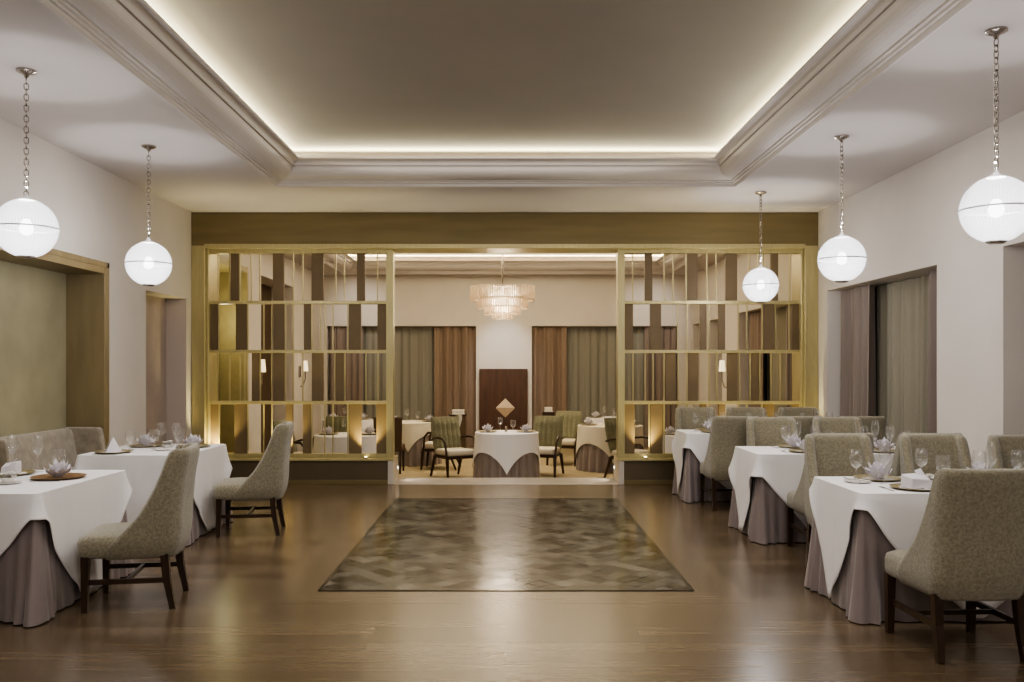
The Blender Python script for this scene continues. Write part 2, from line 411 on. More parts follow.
# ------------------------------------------------------------------ gold partition
PY = 11.27
m = MB(); m.box(-4.03,4.0,PY,11.75,3.055,ZC-.001)
m.build('trim_10', M['beam'], kind='structure', bevel=.003)                # deep bronze fascia beam
m = MB()
m.box(-3.86,3.83,PY-.02,PY,3.02,3.075); m.box(-3.86,3.83,PY,11.75,3.02,3.055)
m.build('trim_11', M['gold'], kind='structure', bevel=.004)                # gold lip under the beam
m = MB()
for a, b in ((-4.03,-3.86),(3.83,4.0)): m.box(a,b,PY,11.75,0,3.055)
for a, b in ((-3.86,-3.83),(3.80,3.83)): m.box(a,b,PY+.06,11.7,.34,3.02)
m.build('trim_12', M['gold'], kind='structure', bevel=.006)                # gold jambs

SY = 11.42
def sx(u): return (u-506)/880*SY
def sz(v): return 1.5-(v-367)/880*SY
RZ = [sz(v) for v in (253.5,302.5,351.5,402.5,453.5)]
def screen(name, u0, u1, rows, label):
    t = empty(name, ((sx(u0)+sx(u1))/2, SY, RZ[4])); ox, oy, oz = t.location
    def L(a,b,c,d,e,f,nm,mm,bev=.002):
        MB().box(a-ox,b-ox,c-oy,d-oy,e-oz,f-oz).build(nm, mm, t, bevel=bev)
    x0, x1 = sx(u0), sx(u1)
    inner = -1.43 if x0 < 0 else 1.42
    # outer frame
    L(x0,x1,SY-.05,SY+.09,RZ[0],3.02,'top_rail',M['gold']); L(x0,x1,SY-.05,SY+.09,RZ[4]-.05,RZ[4],'bottom_rail',M['gold'])
    if x0 < 0: L(x1,x1+.09,SY-.06,SY+.10,RZ[4]-.05,3.02,'post',M['gold']); L(x0-.045,x0,SY-.05,SY+.09,RZ[4]-.05,3.02,'post',M['gold'])
    else: L(x0-.09,x0,SY-.06,SY+.10,RZ[4]-.05,3.02,'post',M['gold']); L(x1,x1+.045,SY-.05,SY+.09,RZ[4]-.05,3.02,'post',M['gold'])
    for k in (1,2,3): L(x0,x1,SY-.045,SY+.075,RZ[k]-.02,RZ[k]+.02,'shelf',M['gold'])
    for k, (fins, pans) in enumerate(rows):
        zt = RZ[0] if k == 0 else RZ[k]-.02; zb = RZ[4] if k == 3 else RZ[k+1]+.02
        for u in fins:
            x = sx(u); L(x-.0065,x+.0065,SY-.02,SY+.01,zb,zt,'fin',M['gold'],.001)
        for a, b in pans:
            L(sx(a),sx(b),SY-.012,SY+.03,zb,zt,'infill_panel',M['panel'])
    return tag(t, label, 'divider screen')
fA = [219,235,264,272,285.5,293.5,303,312,325,333]
rowsL = [
  ([218.5,229.8,240.3,251.5,260,293.5,303,336,344.5,377.6], [(231,239),(273,284),(311.6,323.5),(357,365)]),
  ([219,248,264,272,285.5,293.5,312,320.5,325,333,348], [(209.5,218),(236,247),(273.5,284.5),(304,311.3),(349,361),(377.5,387)]),
  ([217.8,229.8,240.3,244.8,260.5,272,285.5,293.5,303,335,345,366,378], [(252,259.6),(273.5,284.5),(312,323.5),(336.2,344)]),
  ([219.5,248,263.8,272,312,325,333,348], [(209.5,218.5),(234.7,247),(286,293),(303,311),(349,361.5),(376.5,387)]),
]
rowsR = [
  ([632.6,664,673,686,706.7,716,749,757.7,763,789.5], [(644.7,652.3),(687,697.5),(725.5,737),(770.5,778)]),
  ([677.6,687,708.7,738,746.5,762,775,789], [(624,633),(650,661),(700,706.3),(718.3,725),(763.5,774),(791.5,799.7)]),
  ([633,645,653,664,678,686.5,708.7,716.6,739,750,759.5,770.8,780], [(665.5,675),(688,698),(727,737.5),(751,758.7)]),
  ([649,664,678,687,708.7,738,746.5,762], [(624,634.5),(650.5,662.7),(700,706.3),(718.3,725),(763.5,774),(791.5,799.7)]),
]
screen('divider_screen', 209.5, 386.8, rowsL, 'gold lattice divider screen with brown infill panels, left of the opening')
screen('divider_screen', 624.2, 800, rowsR, 'gold lattice divider screen with brown infill panels, right of the opening')

# plinths under the screens
def plinth(xa, xb, side):
    t = empty('screen_plinth', ((xa+xb)/2, 11.5, 0)); ox, oy, _ = t.location
    inn = xb if side < 0 else xa
    a, b = (xa, xb-.07) if side < 0 else (xa+.07, xb)
    MB().box(a-ox,b-ox,PY-.01-oy,11.74-oy,0,.30).build('base', M['plinth'], t, bevel=.003)
    MB().box(a-ox,b-ox,PY-.025-oy,PY-.01-oy,0,.055).build('toe_board', M['beam'], t, bevel=.003)
    MB().box(xa-ox,xb-ox,PY-.04-oy,11.75-oy,.30,RZ[4]-.052).build('ledge', M['gold'], t, bevel=.004)
    c, d = (xb-.07, xb) if side < 0 else (xa, xa+.07)
    MB().box(c-ox,d-ox,PY-.03-oy,11.75-oy,0,.30).build('end_cap', M['stone'], t, bevel=.003)
    return tag(t, 'low bronze plinth with gold ledge under the %s divider screen' % ('left' if side < 0 else 'right'), 'plinth')
plinth(-3.86,-1.44,-1); plinth(1.44,3.83,1)

def spot(name, loc, direction, energy, col, size=80, blend=.6, rad=.02):
    l = bpy.data.lights.new(name,'SPOT'); l.energy = energy; l.color = col; l.spot_size = math.radians(size); l.spot_blend = blend; l.shadow_soft_size = rad
    o = bpy.data.objects.new(name, l); COL.objects.link(o); o.location = loc
    o.rotation_euler = Vector(direction).to_track_quat('-Z','Y').to_euler(); return o
def point(name, loc, energy, col, rad=.05):
    l = bpy.data.lights.new(name,'POINT'); l.energy = energy; l.color = col; l.shadow_soft_size = rad
    o = bpy.data.objects.new(name, l); COL.objects.link(o); o.location = loc; return o
def area(name, loc, direction, sx_, sy_, energy, col, spread=180):
    l = bpy.data.lights.new(name,'AREA'); l.shape = 'RECTANGLE'; l.size = sx_; l.size_y = sy_; l.energy = energy; l.color = col
    l.spread = math.radians(spread)
    o = bpy.data.objects.new(name, l); COL.objects.link(o); o.location = loc
    o.rotation_euler = Vector(direction).to_track_quat('-Z','Y').to_euler(); return o

# uplights on the ledge
up = empty('uplight')
MB().lathe([(.026,0),(.026,.018),(.02,.02)],16,cap0=True).build('housing', M['nickel'], up, smooth=40)
MB().lathe([(.02,.02),(.012,.024),(.001,.025)],16).build('lens', M['lens'], up, smooth=40)
ZL = RZ[4]-.05
ups = [(-3.72,'next to the left gold jamb'),(-2.86,'in the middle of the left ledge'),(-1.80,'near the opening on the left ledge'),
       (1.79,'near the opening on the right ledge'),(2.86,'in the middle of the right ledge'),(3.68,'next to the right gold jamb')]
for x, d in ups:
    place(up, (x,11.30,ZL-.002), 0, 'small glowing uplight on the screen plinth, '+d, 'light', 'uplights along the screen ledges')
    spot('uplight_beam', (x,11.30,ZL+.04), (0,.12,1), 55, (1,.83,.36), 95, .8)
    spot('uplight_beam', (x+.02,11.62,ZL+.04), (0,-.05,1), 35, (1,.83,.36), 95, .8)
for x in (-3.0,-1.0,1.0,3.0): spot('ceiling_fill', (x,11.0,1.2), (0,-.16,1), 42, (1,.97,.86), 70, 1.0, .1)  # added spots, no fixtures, brighten the ceiling in front of the beam
point('niche_fill', (-4.15,12.9,2.2), 10, (1,.88,.5), .1)  # added point light without a lamp, brightens the ochre lining
# step lights in the plinth cheeks
sl = empty('step_light')
MB().lathe([(.028,0),(.028,.006),(.02,.007)],16,cap0=True).build('trim_ring', M['nickel'], sl, smooth=40)
MB().lathe([(.02,.007),(.001,.009)],16).build('lens', M['steplens'], sl)
for s, d in ((-1,'left'),(1,'right')):
    o = place(sl, (s*1.44,11.66,.17), 0, 'tiny lit step light in the %s plinth cheek by the threshold' % d, 'light', 'step lights by the threshold')
    o.rotation_euler = (0,-s*PI/2,0)
    spot('step_beam', (s*1.40,11.66,.17), (-s,0,-.5), 3, (1,.93,.8), 120, .8)

# ------------------------------------------------------------------ curtains
def curtain(name, p0, p1, z0, z1, mm, label, amp=.035, pitch=.13, phase=0):
    p0, p1 = Vector(p0), Vector(p1); d = p1-p0; Ln = d.length; d.normalize(); nrm = Vector((-d.y,d.x))
    n = max(12, int(Ln/pitch*10)); rows = []
    rnd = random.Random(phase+3); ph = [rnd.uniform(0,6.28) for _ in range(3)]
    for k in range(7):
        z = z0+(z1-z0)*k/6; flare = 1.15-.35*k/6
        r = []
        for i in range(n+1):
            s = Ln*i/n
            w = math.sin(2*PI*s/pitch+ph[0]+.8*math.sin(2*PI*s/(pitch*3.3)+ph[1]))
            w = math.copysign(abs(w)**.8, w)+.3*math.sin(2*PI*s/(pitch*.45)+ph[2])+.6*math.sin(2*PI*s/(pitch*2.1)+ph[0]*2); w /= 1.5
            q = p0+d*s+nrm*(amp*flare*w); r.append((q.x,q.y,z))
        rows.append(r)
    o = MB().grid(rows).build(name, mm, smooth=80)
    return tag(o, label, 'curtain')
# right wall, far window
curtain('curtain', (4.18,10.92), (4.18,9.98), 0.01, 2.44, M['drapepink'], 'rose taupe curtain gathered at the far end of the right wall window', .075, .20, 1)
curtain('sheer_curtain', (4.33,10.3), (4.33,8.3), 0.01, 2.44, M['sheer'], 'olive sheer curtain across the right wall window behind the chairs', .045, .17, 2)
curtain('curtain', (4.18,8.58), (4.18,8.19), 0.01, 2.44, M['drapepink'], 'rose taupe curtain at the near end of the right wall window', .07, .18, 3)
# right wall near opening
curtain('curtain', (4.28,7.0), (4.28,5.6), 0.01, 2.46, mat('taupe_drape',(.34,.29,.25),.8), 'plain taupe curtain at the extreme right edge of the photo', .03, .16, 4)
# far wall
yd = YF+.10; ys = YF+.225
curtain('curtain', (-3.84,yd), (-3.1,yd), FZ+.01, 2.38, M['drapepink'], 'mauve brown curtain at the outer end of the far left window', .04, .15, 5)
curtain('sheer_curtain', (-3.3,ys), (-1.3,ys), FZ+.01, 2.38, M['sheergrey'], 'grey green sheer curtain across the far left window', .03, .2, 6)
curtain('curtain', (-1.56,yd), (-.65,yd), FZ+.01, 2.38, M['drape'], 'brown curtain left of the walnut panel on the far wall', .07, .22, 7)
curtain('curtain', (.56,yd), (1.32,yd), FZ+.01, 2.38, M['drape'], 'brown curtain right of the walnut panel on the far wall', .065, .21, 8)
curtain('sheer_curtain', (1.1,ys), (3.2,ys), FZ+.01, 2.38, M['sheergrey'], 'grey green sheer curtain across the far right window', .03, .2, 9)
curtain('curtain', (3.0,yd), (3.7,yd), FZ+.01, 2.38, M['drapepink'], 'mauve brown curtain at the outer right end of the far right window', .04, .15, 10)
# lower right wall window
curtain('curtain', (4.18,15.15), (4.18,14.2), FZ+.01, 2.42, M['drape'], 'brown curtain at the far end of the window behind the right screen', .045, .17, 11)
curtain('sheer_curtain', (4.28,14.4), (4.28,12.9), FZ+.01, 2.42, M['sheer'], 'olive sheer curtain in the window behind the right screen', .02, .11, 12)
curtain('curtain', (4.18,13.1), (4.18,12.25), FZ+.01, 2.42, M['drapepink'], 'rose taupe curtain at the near end of the window behind the right screen', .04, .16, 13)

# walnut panel with pyramid emblem in front of the pier
t = empty('walnut_panel', (-.055,YF-.06,FZ))
MB().box(-.52,.52,-.03,.03,0,1.46-FZ).build('board', M['panelwood'], t, bevel=.003)
e = .205; zc = .62-FZ; cx = .04; yq = -.033
f = MB().add([(cx-e,yq,zc),(cx,yq,zc+e),(cx,yq-.03,zc)],[(0,2,1)]).add([(cx+e,yq,zc),(cx,yq,zc+e),(cx,yq-.03,zc)],[(0,1,2)])
f.build('emblem', M['emblem'], t)
f = MB().add([(cx-e,yq,zc-.004),(cx,yq,zc-e),(cx,yq-.03,zc-.004)],[(0,1,2)]).add([(cx+e,yq,zc-.004),(cx,yq,zc-e),(cx,yq-.03,zc-.004)],[(0,2,1)])
f.build('emblem', M['emblem2'], t)
tag(t, 'low walnut panel with a pale diamond emblem against the far wall', 'wall panel')

# wall sconces in the lower room
sc = empty('wall_sconce')
MB().box(-.03,.0,-.05,.05,-.12,.1).build('back_plate', M['nickel'], sc, bevel=.004)
MB().tube([(0,0,-.3),(.05,0,-.28),(.09,0,-.15),(.09,0,0)],.012,8).build('arm', M['nickel'], sc, smooth=60)
MB().lathe([(.06,0),(.042,.20)],20,(.09,0,0)).build('lamp_shade', M['shade'], sc, smooth=60)
for s, y, d in ((-1,17.0,'far end of the lower left wall'),(-1,14.0,'lower left wall between its two openings'),(1,15.8,'lower right wall beside the dark doorway')):
    place(sc, (s*3.97 if s > 0 else -3.97, y, 1.42), 0 if s < 0 else PI, 'small lit wall sconce on the '+d, 'wall lamp', 'sconces in the lower room')

# ------------------------------------------------------------------ chandelier
ch = empty('chandelier', (-.06,15.0,2.85))
MB().tube([(0,0,.97),(0,0,.04)],.012,8).build('rod', M['nickel'], ch)
MB().lathe([(.07,.97),(.07,.95),(.02,.92)],20,cap0=True).build('canopy', M['nickel'], ch, smooth=40)
fr = MB()
for r, z in ((.53,.0),(.42,-.18),(.29,-.32),(.16,-.43)):
    fr.tube([(r*math.cos(a*PI/18),r*math.sin(a*PI/18),z) for a in range(36)],.009,6,closed=True)
for a in range(6):
    fr.tube([(0,0,.02),(.52*math.cos(a*PI/3),.52*math.sin(a*PI/3),0)],.008,6)
frm = fr.build('frame', M['nickel'], ch, smooth=50)
for r, z, h, n in ((.54,.02,.23,84),(.43,-.17,.17,66),(.30,-.31,.13,46),(.17,-.42,.10,26)):
    q = MB()
    for i in range(n):
        a = 2*PI*i/n; jit = random.uniform(-.01,.01)
        for rr, hh in ((r,h),(r-.06,h*.85)):
            x, y = rr*math.cos(a+(rr<r)*.05), rr*math.sin(a+(rr<r)*.05)
            q.add([(x+.015*math.cos(a+k*PI/2+PI/4),y+.015*math.sin(a+k*PI/2+PI/4),zz) for zz in (z,z-hh+jit) for k in range(4)]+[(x,y,z-hh-.025)],
                  [(0,1,5,4),(1,2,6,5),(2,3,7,6),(3,0,4,7),(4,5,8),(5,6,8),(6,7,8),(7,4,8)])
    q.build('crystal_tier', M['crystal'], ch, kind='stuff')
bm_ = emis('chandelier_bulbs',(1,.88,.68),5)
for n_, r_, z_ in ((8,.34,0),(4,.17,-.2)):
    for i in range(n_):
        a = 2*PI*i/n_; MB().lathe([(.001,-.10),(.022,-.07),(.022,-.03),(.008,0)],8,(r_*math.cos(a),r_*math.sin(a),z_)).build('bulb', bm_, frm, smooth=60)
tag(ch, 'round tiered crystal chandelier hanging in the lower room', 'chandelier')

# ------------------------------------------------------------------ pendants
pd = empty('globe_pendant')           # origin at the globe centre
R = .197; topz = ZC-2.425
def link(mb, z, rot, L=.045, w=.014):
    pts = []
    for i in range(12):
        a = 2*PI*i/12; x = w*math.cos(a); zz = (L/2-w)*(1 if math.sin(a) >= 0 else -1)+w*math.sin(a)
        pts.append((x*math.cos(rot), x*math.sin(rot), z+zz))
    mb.tube(pts,.0038,6,closed=True)
c = MB(); z = .225; k = 0
while z < topz-.05: link(c, z, (k%2)*PI/2+.4); z += .036; k += 1
c.build('chain', M['nickel'], pd, smooth=60)
MB().lathe([(.0,topz),(.062,topz),(.062,topz-.012),(.045,topz-.022),(.02,topz-.03),(.012,topz-.05),(.001,topz-.05)],24).build('canopy', M['nickel'], pd, smooth=40)
prof = [(R*math.cos(a), R*math.sin(a)) for a in [math.radians(-74+148*i/24) for i in range(25)]]
gb = MB().lathe(prof,64).build('globe', M['globe'], pd, smooth=80)
MB().lathe([(R*1.004,-.005),(R*1.010,-.004),(R*1.010,.004),(R*1.004,.005)],64).build('band', mat('band_glass',(.6,.6,.62),.3,metal=.3), gb, smooth=60)
cb = -R*math.sin(math.radians(74)); cr = R*math.cos(math.radians(74))
MB().lathe([(.001,cb-.012),(cr*.8,cb-.010),(cr+.004,cb),(cr+.004,cb+.008),(.001,cb+.01)],32).build('bottom_cap', M['nickel'], gb, smooth=50)
MB().lathe([(cr+.003,-cb-.004),(cr+.003,-cb+.004),(cr*.6,-cb+.012),(.018,-cb+.018),(.012,-cb+.04),(.001,-cb+.045)],32).build('top_cap', mat('top_cap_white',(.75,.74,.76),.4), gb, smooth=50)
MB().lathe([(.001,-.05),(.035,-.035),(.045,0),(.035,.035),(.02,.06),(.001,.06)],20).build('bulb', M['bulb'], pd, smooth=80)
pl = [(-3.2,5.87,'over the nearest left table'),(-3.2,7.88,'over the second left table'),
      (2.88,5.17,'over the nearest right table'),(2.88,7.55,'over the middle right table'),(2.88,9.95,'over the farthest right table, before the screen')]
for x, y, d in pl:
    place(pd, (x,y,2.425), 0, 'ribbed glass globe pendant on a chain '+d, 'pendant lamp', 'globe pendants')
    point('pendant_light', (x,y,2.425), 85, (1,.97,.965), .07)

for x, y, d in pl: spot('pendant_uplight', (x,y,2.66), (0,0,1), 16, (.98,.97,1), 92, .35, .03)

# ------------------------------------------------------------------ tub dining chair
def interp(tab, z):
    for (a,b),(c_,d) in zip(tab, tab[1:]):
        if z <= c_: 
            t = (z-a)/(c_-a); t = max(0,min(1,t)); return b+(d-b)*t
    return tab[-1][1]
def make_chair():
    """faces +Y; rear of the shell at y=0 at seat height; H=.99"""
    root = empty('dining_chair')
    W = .272; H = .98
    Ltab = [(.315,.405),(.36,.415),(.42,.385),(.475,.335),(.53,.285),(.575,.245),(.66,.195),(.75,.158),(.84,.134),(.97,.112),(.99,.10)]
    ytab = [(.33,.035),(.40,.012),(.5,.0),(.65,-.005),(.8,-.02),(.99,-.055)]
    zs = [.315,.33,.38,.42,.44,.455,.465,.475,.487,.50,.52,.54,.57,.60,.64,.68,.73,.78,.83,.88,.92,.95,.97,.982,.99]
    def U(z, off, endoff):
        L = interp(Ltab,z); y0 = interp(ytab,z); w = W-.012*max(0,(z-.5)/.5); r = .085
        if z < .40: w -= .02*(.40-z)/.07
        L = max(L, r+.005)
        w -= off; r2 = max(.02, r-off); yr = y0+off
        pts = []
        ye = y0+L-endoff
        yc = yr+r2
        ns = 9
        for i in range(ns): pts.append((-w, ye+(yc-ye)*i/ns))
        for i in range(7):
            a = PI+PI/2*i/6; pts.append((-w+r2+r2*math.cos(a), yc+r2*math.sin(a)))
        for i in range(1,6):
            pts.append((-w+r2+(2*w-2*r2)*i/6, yr-.018*math.sin(PI*i/6)*(1 if off < .03 else .3)))
        for i in range(7):
            a = 1.5*PI+PI/2*i/6; pts.append((w-r2+r2*math.cos(a), yc+r2*math.sin(a)))
        for i in range(1,ns+1): pts.append((w, yc+(ye-yc)*i/ns))
        return [(x*(.93+.07*max(0,min(1,(y-.02)/.40))), y) for x, y in pts]
    rows = []
    n = len(zs)
    for k, z in enumerate(zs):
        # rounding towards top and bottom edges
        e = 0
        if k >= n-4: e = (.022*((k-(n-5))/4)**2)
        if k <= 1: e = .012*(2-k)/2
        th = .07
        o = U(z, e, e); i_ = U(z, th-e, e+.0)
        ol = [(x,y,z) for x,y in o]; il = [(x,y,z) for x,y in i_][::-1]
        mid1 = ((ol[-1][0]+il[0][0])/2, ol[-1][1]+.018, z); mid0 = ((ol[0][0]+il[-1][0])/2, ol[0][1]+.018, z)
        rows.append(ol+[mid1]+il+[mid0])
    b = MB()
    b.grid(rows, True)
    no = len(U(.5,0,0)); N = len(rows[0])
    for ri, flip in ((0,True),(n-1,False)):
        base = ri*N
        for j in range(no-1):
            a_, b_ = base+j, base+j+1; c_, d_ = base+(2*no-j-1), base+(2*no-j)   # inner reversed, +1 for mid1
            q = (a_, b_, c_, d_)
            b.f.append(q[::-1] if flip else q)
        for q in ((base+no-1, base+no, base+no+1), (base+0, base+2*no, base+2*no+1)):
            b.f.append(q)
    recalc(b.build('backrest', M['chenille'], root, smooth=75))
    # seat cushion
    def rr(w, y0, y1, z, r):
        pts = []
        for cx_, cy_, a0 in ((w-r,y1-r,0),(-w+r,y1-r,PI/2),(-w+r,y0+r,PI),(w-r,y0+r,1.5*PI)):
            for i in range(6): a = a0+PI/2*i/5; pts.append((cx_+r*math.cos(a), cy_+r*math.sin(a), z))
        return [(x*(.93+.07*max(0,min(1,(y-.02)/.40))), y, zz) for x,y,zz in pts]
    s = MB(); ws = .256
    s.loft([rr(ws-.02,.08,.575,.325,.05), rr(ws,.06,.595,.335,.05), rr(ws+.004,.06,.605,.37,.05), rr(ws+.004,.06,.61,.42,.055), rr(ws-.003,.07,.605,.448,.06), rr(ws-.03,.09,.58,.466,.07), rr(ws-.1,.16,.51,.478,.08)])
    s.build('seat', M['chenille'], root, smooth=70)
    for sx_ in (-1,1):
        MB().tube([(sx_*.235,.555,.34),(sx_*.235,.56,.0)],[.034,.024],4).build('leg', M['darkwood'], root)
        MB().tube([(sx_*.215,.10,.34),(sx_*.217,.085,.18),(sx_*.222,.05,.0)],[.034,.03,.024],4).build('leg', M['darkwood'], root)
        MB().box(sx_*.226-.011,sx_*.226+.011,.08,.56,.165,.195).build('stretcher', M['darkwood'], root)
    MB().box(-.22,.22,.31,.332,.168,.192).build('stretcher', M['darkwood'], root)
    return root
chair = make_chair()
G = 'olive chenille dining chairs'
side = {2.4:'aisle'}
def dchair(x, y, rz, label): place(chair, (x,y,0), rz, label, 'chair', G)
# facing +Y (backs to the camera)
dchair(2.425,4.42,math.radians(2.5),'olive tub chair with its back to the camera, nearest on the right side')
dchair(2.61,6.80,0,'olive tub chair, back to the camera, at aisle end before the middle right table')
dchair(3.30,6.80,0,'olive tub chair, back to the camera, wall end before the middle right table')
dchair(2.39,9.11,0,'olive tub chair, back to the camera, at aisle end before the farthest right table')
dchair(3.05,9.11,0,'olive tub chair, back to the camera, middle seat before the farthest right table')
dchair(3.70,9.11,0,'olive tub chair, back to the camera, wall seat before the farthest right table')
# facing -Y
dchair(2.49,6.66,PI,'olive tub chair facing the camera behind the nearest right table, at aisle end')
dchair(3.21,6.66,PI,'olive tub chair facing the camera behind the nearest right table, middle seat')
dchair(3.82,6.56,PI,'olive tub chair facing the camera behind the nearest right table, by the wall')
dchair(2.67,8.92,PI,'olive tub chair facing the camera behind the middle right table, at aisle end')
dchair(3.34,8.92,PI,'olive tub chair facing the camera behind the middle right table, by the wall')
dchair(2.38,11.14,PI,'olive tub chair against the right screen plinth, at aisle end')
dchair(3.02,11.14,PI,'olive tub chair against the right screen plinth, middle seat')
dchair(3.68,11.14,PI,'olive tub chair against the right screen plinth, by the wall')
# left aisle, facing -X
dchair(-2.06,5.70,PI/2+.17,'olive tub chair in the left aisle at the nearest left table, facing left')
dchair(-2.01,8.06,PI/2+.14,'olive tub chair in the left aisle at the second left table, facing left')

# ------------------------------------------------------------------ rectangular tables with skirt and diagonal overcloth
TZ = .75
def rect_perim(hx, hy, r, step=.03):
    """points (x,y,nx,ny,s-along) round a rounded rectangle"""
    pts = []
    def line(a, b, nx, ny):
        L = math.hypot(b[0]-a[0], b[1]-a[1]); n = max(2,int(L/step))
        for i in range(n): t = i/n; pts.append((a[0]+(b[0]-a[0])*t, a[1]+(b[1]-a[1])*t, nx, ny))
    def arc(cx_, cy_, a0):
        for i in range(8): a = a0+PI/2*i/8; pts.append((cx_+r*math.cos(a), cy_+r*math.sin(a), math.cos(a), math.sin(a)))
    line((hx,-hy+r),(hx,hy-r),1,0); arc(hx-r,hy-r,0); line((hx-r,hy),(-hx+r,hy),0,1); arc(-hx+r,hy-r,PI/2)
    line((-hx,hy-r),(-hx,-hy+r),-1,0); arc(-hx+r,-hy+r,PI); line((-hx+r,-hy),(hx-r,-hy),0,-1); arc(hx-r,-hy+r,1.5*PI)
    return pts
def rect_table(cx, cy, hx, hy, dc, slx, sly, label, clabel, seed=0, drop_floor=.715):
    rnd = random.Random(seed)
    t = empty('banquet_table', (cx,cy,0))
    per = rect_perim(hx, hy, .03, .022); n = len(per)
    ph = [rnd.uniform(0,6.28) for _ in range(4)]
    def cornerness(x, y):
        dx, dy = hx-abs(x), hy-abs(y); d = math.hypot(dx,dy); return math.exp(-(d/.10)**2)
    # skirt: box pleats opening at the corners
    rows = []; s = 0
    for k in range(9):
        q = k/8; z = TZ-.006 - q*(TZ-.006-.008); r = []; s = 0
        for i, (x,y,nx,ny) in enumerate(per):
            px, py = per[i-1][0], per[i-1][1]; s += math.hypot(x-px,y-py)
            cn = cornerness(x,y)
            w = .010*math.sin(s*2*PI/.31+ph[0])+.006*math.sin(s*2*PI/.17+ph[1])
            fold = .034*math.sin(s*2*PI/.085+ph[2])*math.exp(-(((hx-abs(x))**2+(hy-abs(y))**2)**.5/.2)**2)
            o = -.012 + q**1.2*(.022+w+fold) + cn*.085*q**1.3
            r.append((x+nx*o*(1-.5*cn), y+ny*o, z))
        rows.append(r)
    m = MB().loft(rows, False, False)
    m.add([rows[0][i] for i in range(n)], [tuple(range(n))])
    m.build('table_skirt', M['skirt'], t, smooth=75)
    tag(t, label, 'table', 'skirted banquet tables')
    # overcloth laid with its points over the middle of each side
    o2 = empty('tmp')
    rows = []
    ins = [(.6,TZ+.004),(.985,TZ+.004)]
    for f, z in ins:
        rows.append([(x*f,y*f,z) for x,y,nx,ny in per])
    K = 14
    s = 0; ss = []
    for i,(x,y,nx,ny) in enumerate(per):
        s += math.hypot(x-per[i-1][0], y-per[i-1][1]); ss.append(s)
    drops = []
    for x,y,nx,ny in per:
        d = dc+(slx*(hy-abs(y)) if abs(nx) > .99 else sly*(hx-abs(x)) if abs(ny) > .99 else .02); d += .02*math.sin(x*9+y*7+ph[3])
        drops.append(max(.05,min(d,drop_floor)))
    for k in range(K+1):
        q = k/K; r = []
        for i,(x,y,nx,ny) in enumerate(per):
            D = drops[i]; dz = D*q; cn = cornerness(x,y)
            o = .006*min(1,k/1.5) + dz*(.035) + .012*math.sin(ss[i]*2*PI/.36+ph[0])*(dz/.5) + .005*math.sin(ss[i]*2*PI/.13+ph[2])*(dz/.5)
            o += cn*(.012+.16*dz)*q
            o = max(o, .003+ (dz/TZ)**1.2*.042+cn*.085*(dz/TZ)**1.3)
            zz = TZ+.004 - (.0 if k == 0 else dz) - (.0 if k == 0 else .004)
            r.append((x+nx*o, y+ny*o, zz+(cn*.03*q)))
        rows.append(r)
    COL.objects.unlink(o2); bpy.data.objects.remove(o2)
    m = MB().loft(rows, True, False)
    c = m.build('tablecloth', M['cloth'], None, smooth=60, loc=(cx,cy,0))
    sol = c.modifiers.new('thick','SOLIDIFY'); sol.thickness = .003; sol.offset = 1
    recalc(c)
    tag(c, clabel, 'tablecloth', 'white overcloths')
rect_table(2.75,5.575,0.66,.40,.11,1.52,1.0,'mauve skirted banquet table nearest on the right','white pointed overcloth on the nearest right table',1)
rect_table(2.93,7.88,.78,.385,.20,1.5,1.0,'mauve skirted banquet table in the middle of the right row','white pointed overcloth on the middle right table',2)
rect_table(2.95,10.13,.93,.33,.17,1.6,1.0,'mauve skirted banquet table at the far end of the right row','white pointed overcloth on the farthest right table',3)
rect_table(-3.185,5.76,.435,.60,.14,1.25,1.15,'mauve skirted table nearest on the left before the banquette','white pointed overcloth on the nearest left table',4)
rect_table(-3.16,7.96,.455,.55,.22,1.1,1.1,'mauve skirted table second on the left before the banquette','white pointed overcloth on the second left table',5)

# ------------------------------------------------------------------ banquettes in the alcove
def sofa(y0, y1, label, wings):
    t = empty('banquette_sofa', (-4.39,(y0+y1)/2,0)); L = (y1-y0)/2
    def rbox(nm, a,b,c,d,e,f, bev, mm=M['sofa']):
        MB().box(a,b,c,d,e,f).build(nm, mm, t, bevel=bev, smooth=40)
    rbox('base', .02,.60,-L+.02,L-.02,.06,.30,.01)
    rbox('seat', .14,.64,-L+.09,L-.09,.30,.46,.04)
    # gently raked back with rolled top
    m = MB(); prof = [(.0,.28),(.0,.86),(.03,.895),(.08,.90),(.12,.88),(.135,.84),(.20,.46),(.20,.28)]
    m.loft([[(x,y,z) for x,z in prof] for y in (-L+.01,L-.01)])
    recalc(m.build('backrest', M['sofa'], t, smooth=50))
    for s, sh in wings:
        nm = 'wing'; m = MB(); prof = [(.0,.06),(.0,.89),(.04,.905),(.36-sh,.905),(.39-sh,.89),(.40-sh,.84),(.42-sh,.70),(.46-sh,.60),(.48-sh,.50),(.50-sh*.6,.06)]
        ya, yb = sorted((s*L, s*(L-.085)))
        m.loft([[(x,y,z) for x,z in prof] for y in (ya,yb)])
        recalc(m.build(nm, M['sofa'], t, bevel=.015, smooth=50))
    for yy in (-L+.1, L-.1):
        for xx in (.08,.55): MB().box(xx-.02,xx+.02,yy-.02,yy+.02,0,.06).build('leg', M['darkwood'], t)
    return tag(t, label, 'sofa', 'banquettes in the alcove')
sofa(3.7,7.28,'taupe velvet banquette behind the nearest left table, cut by the left edge', [(1,.09),(-1,0)])
sofa(7.31,8.74,'taupe velvet banquette with high wing behind the second left table', [(1,0)])

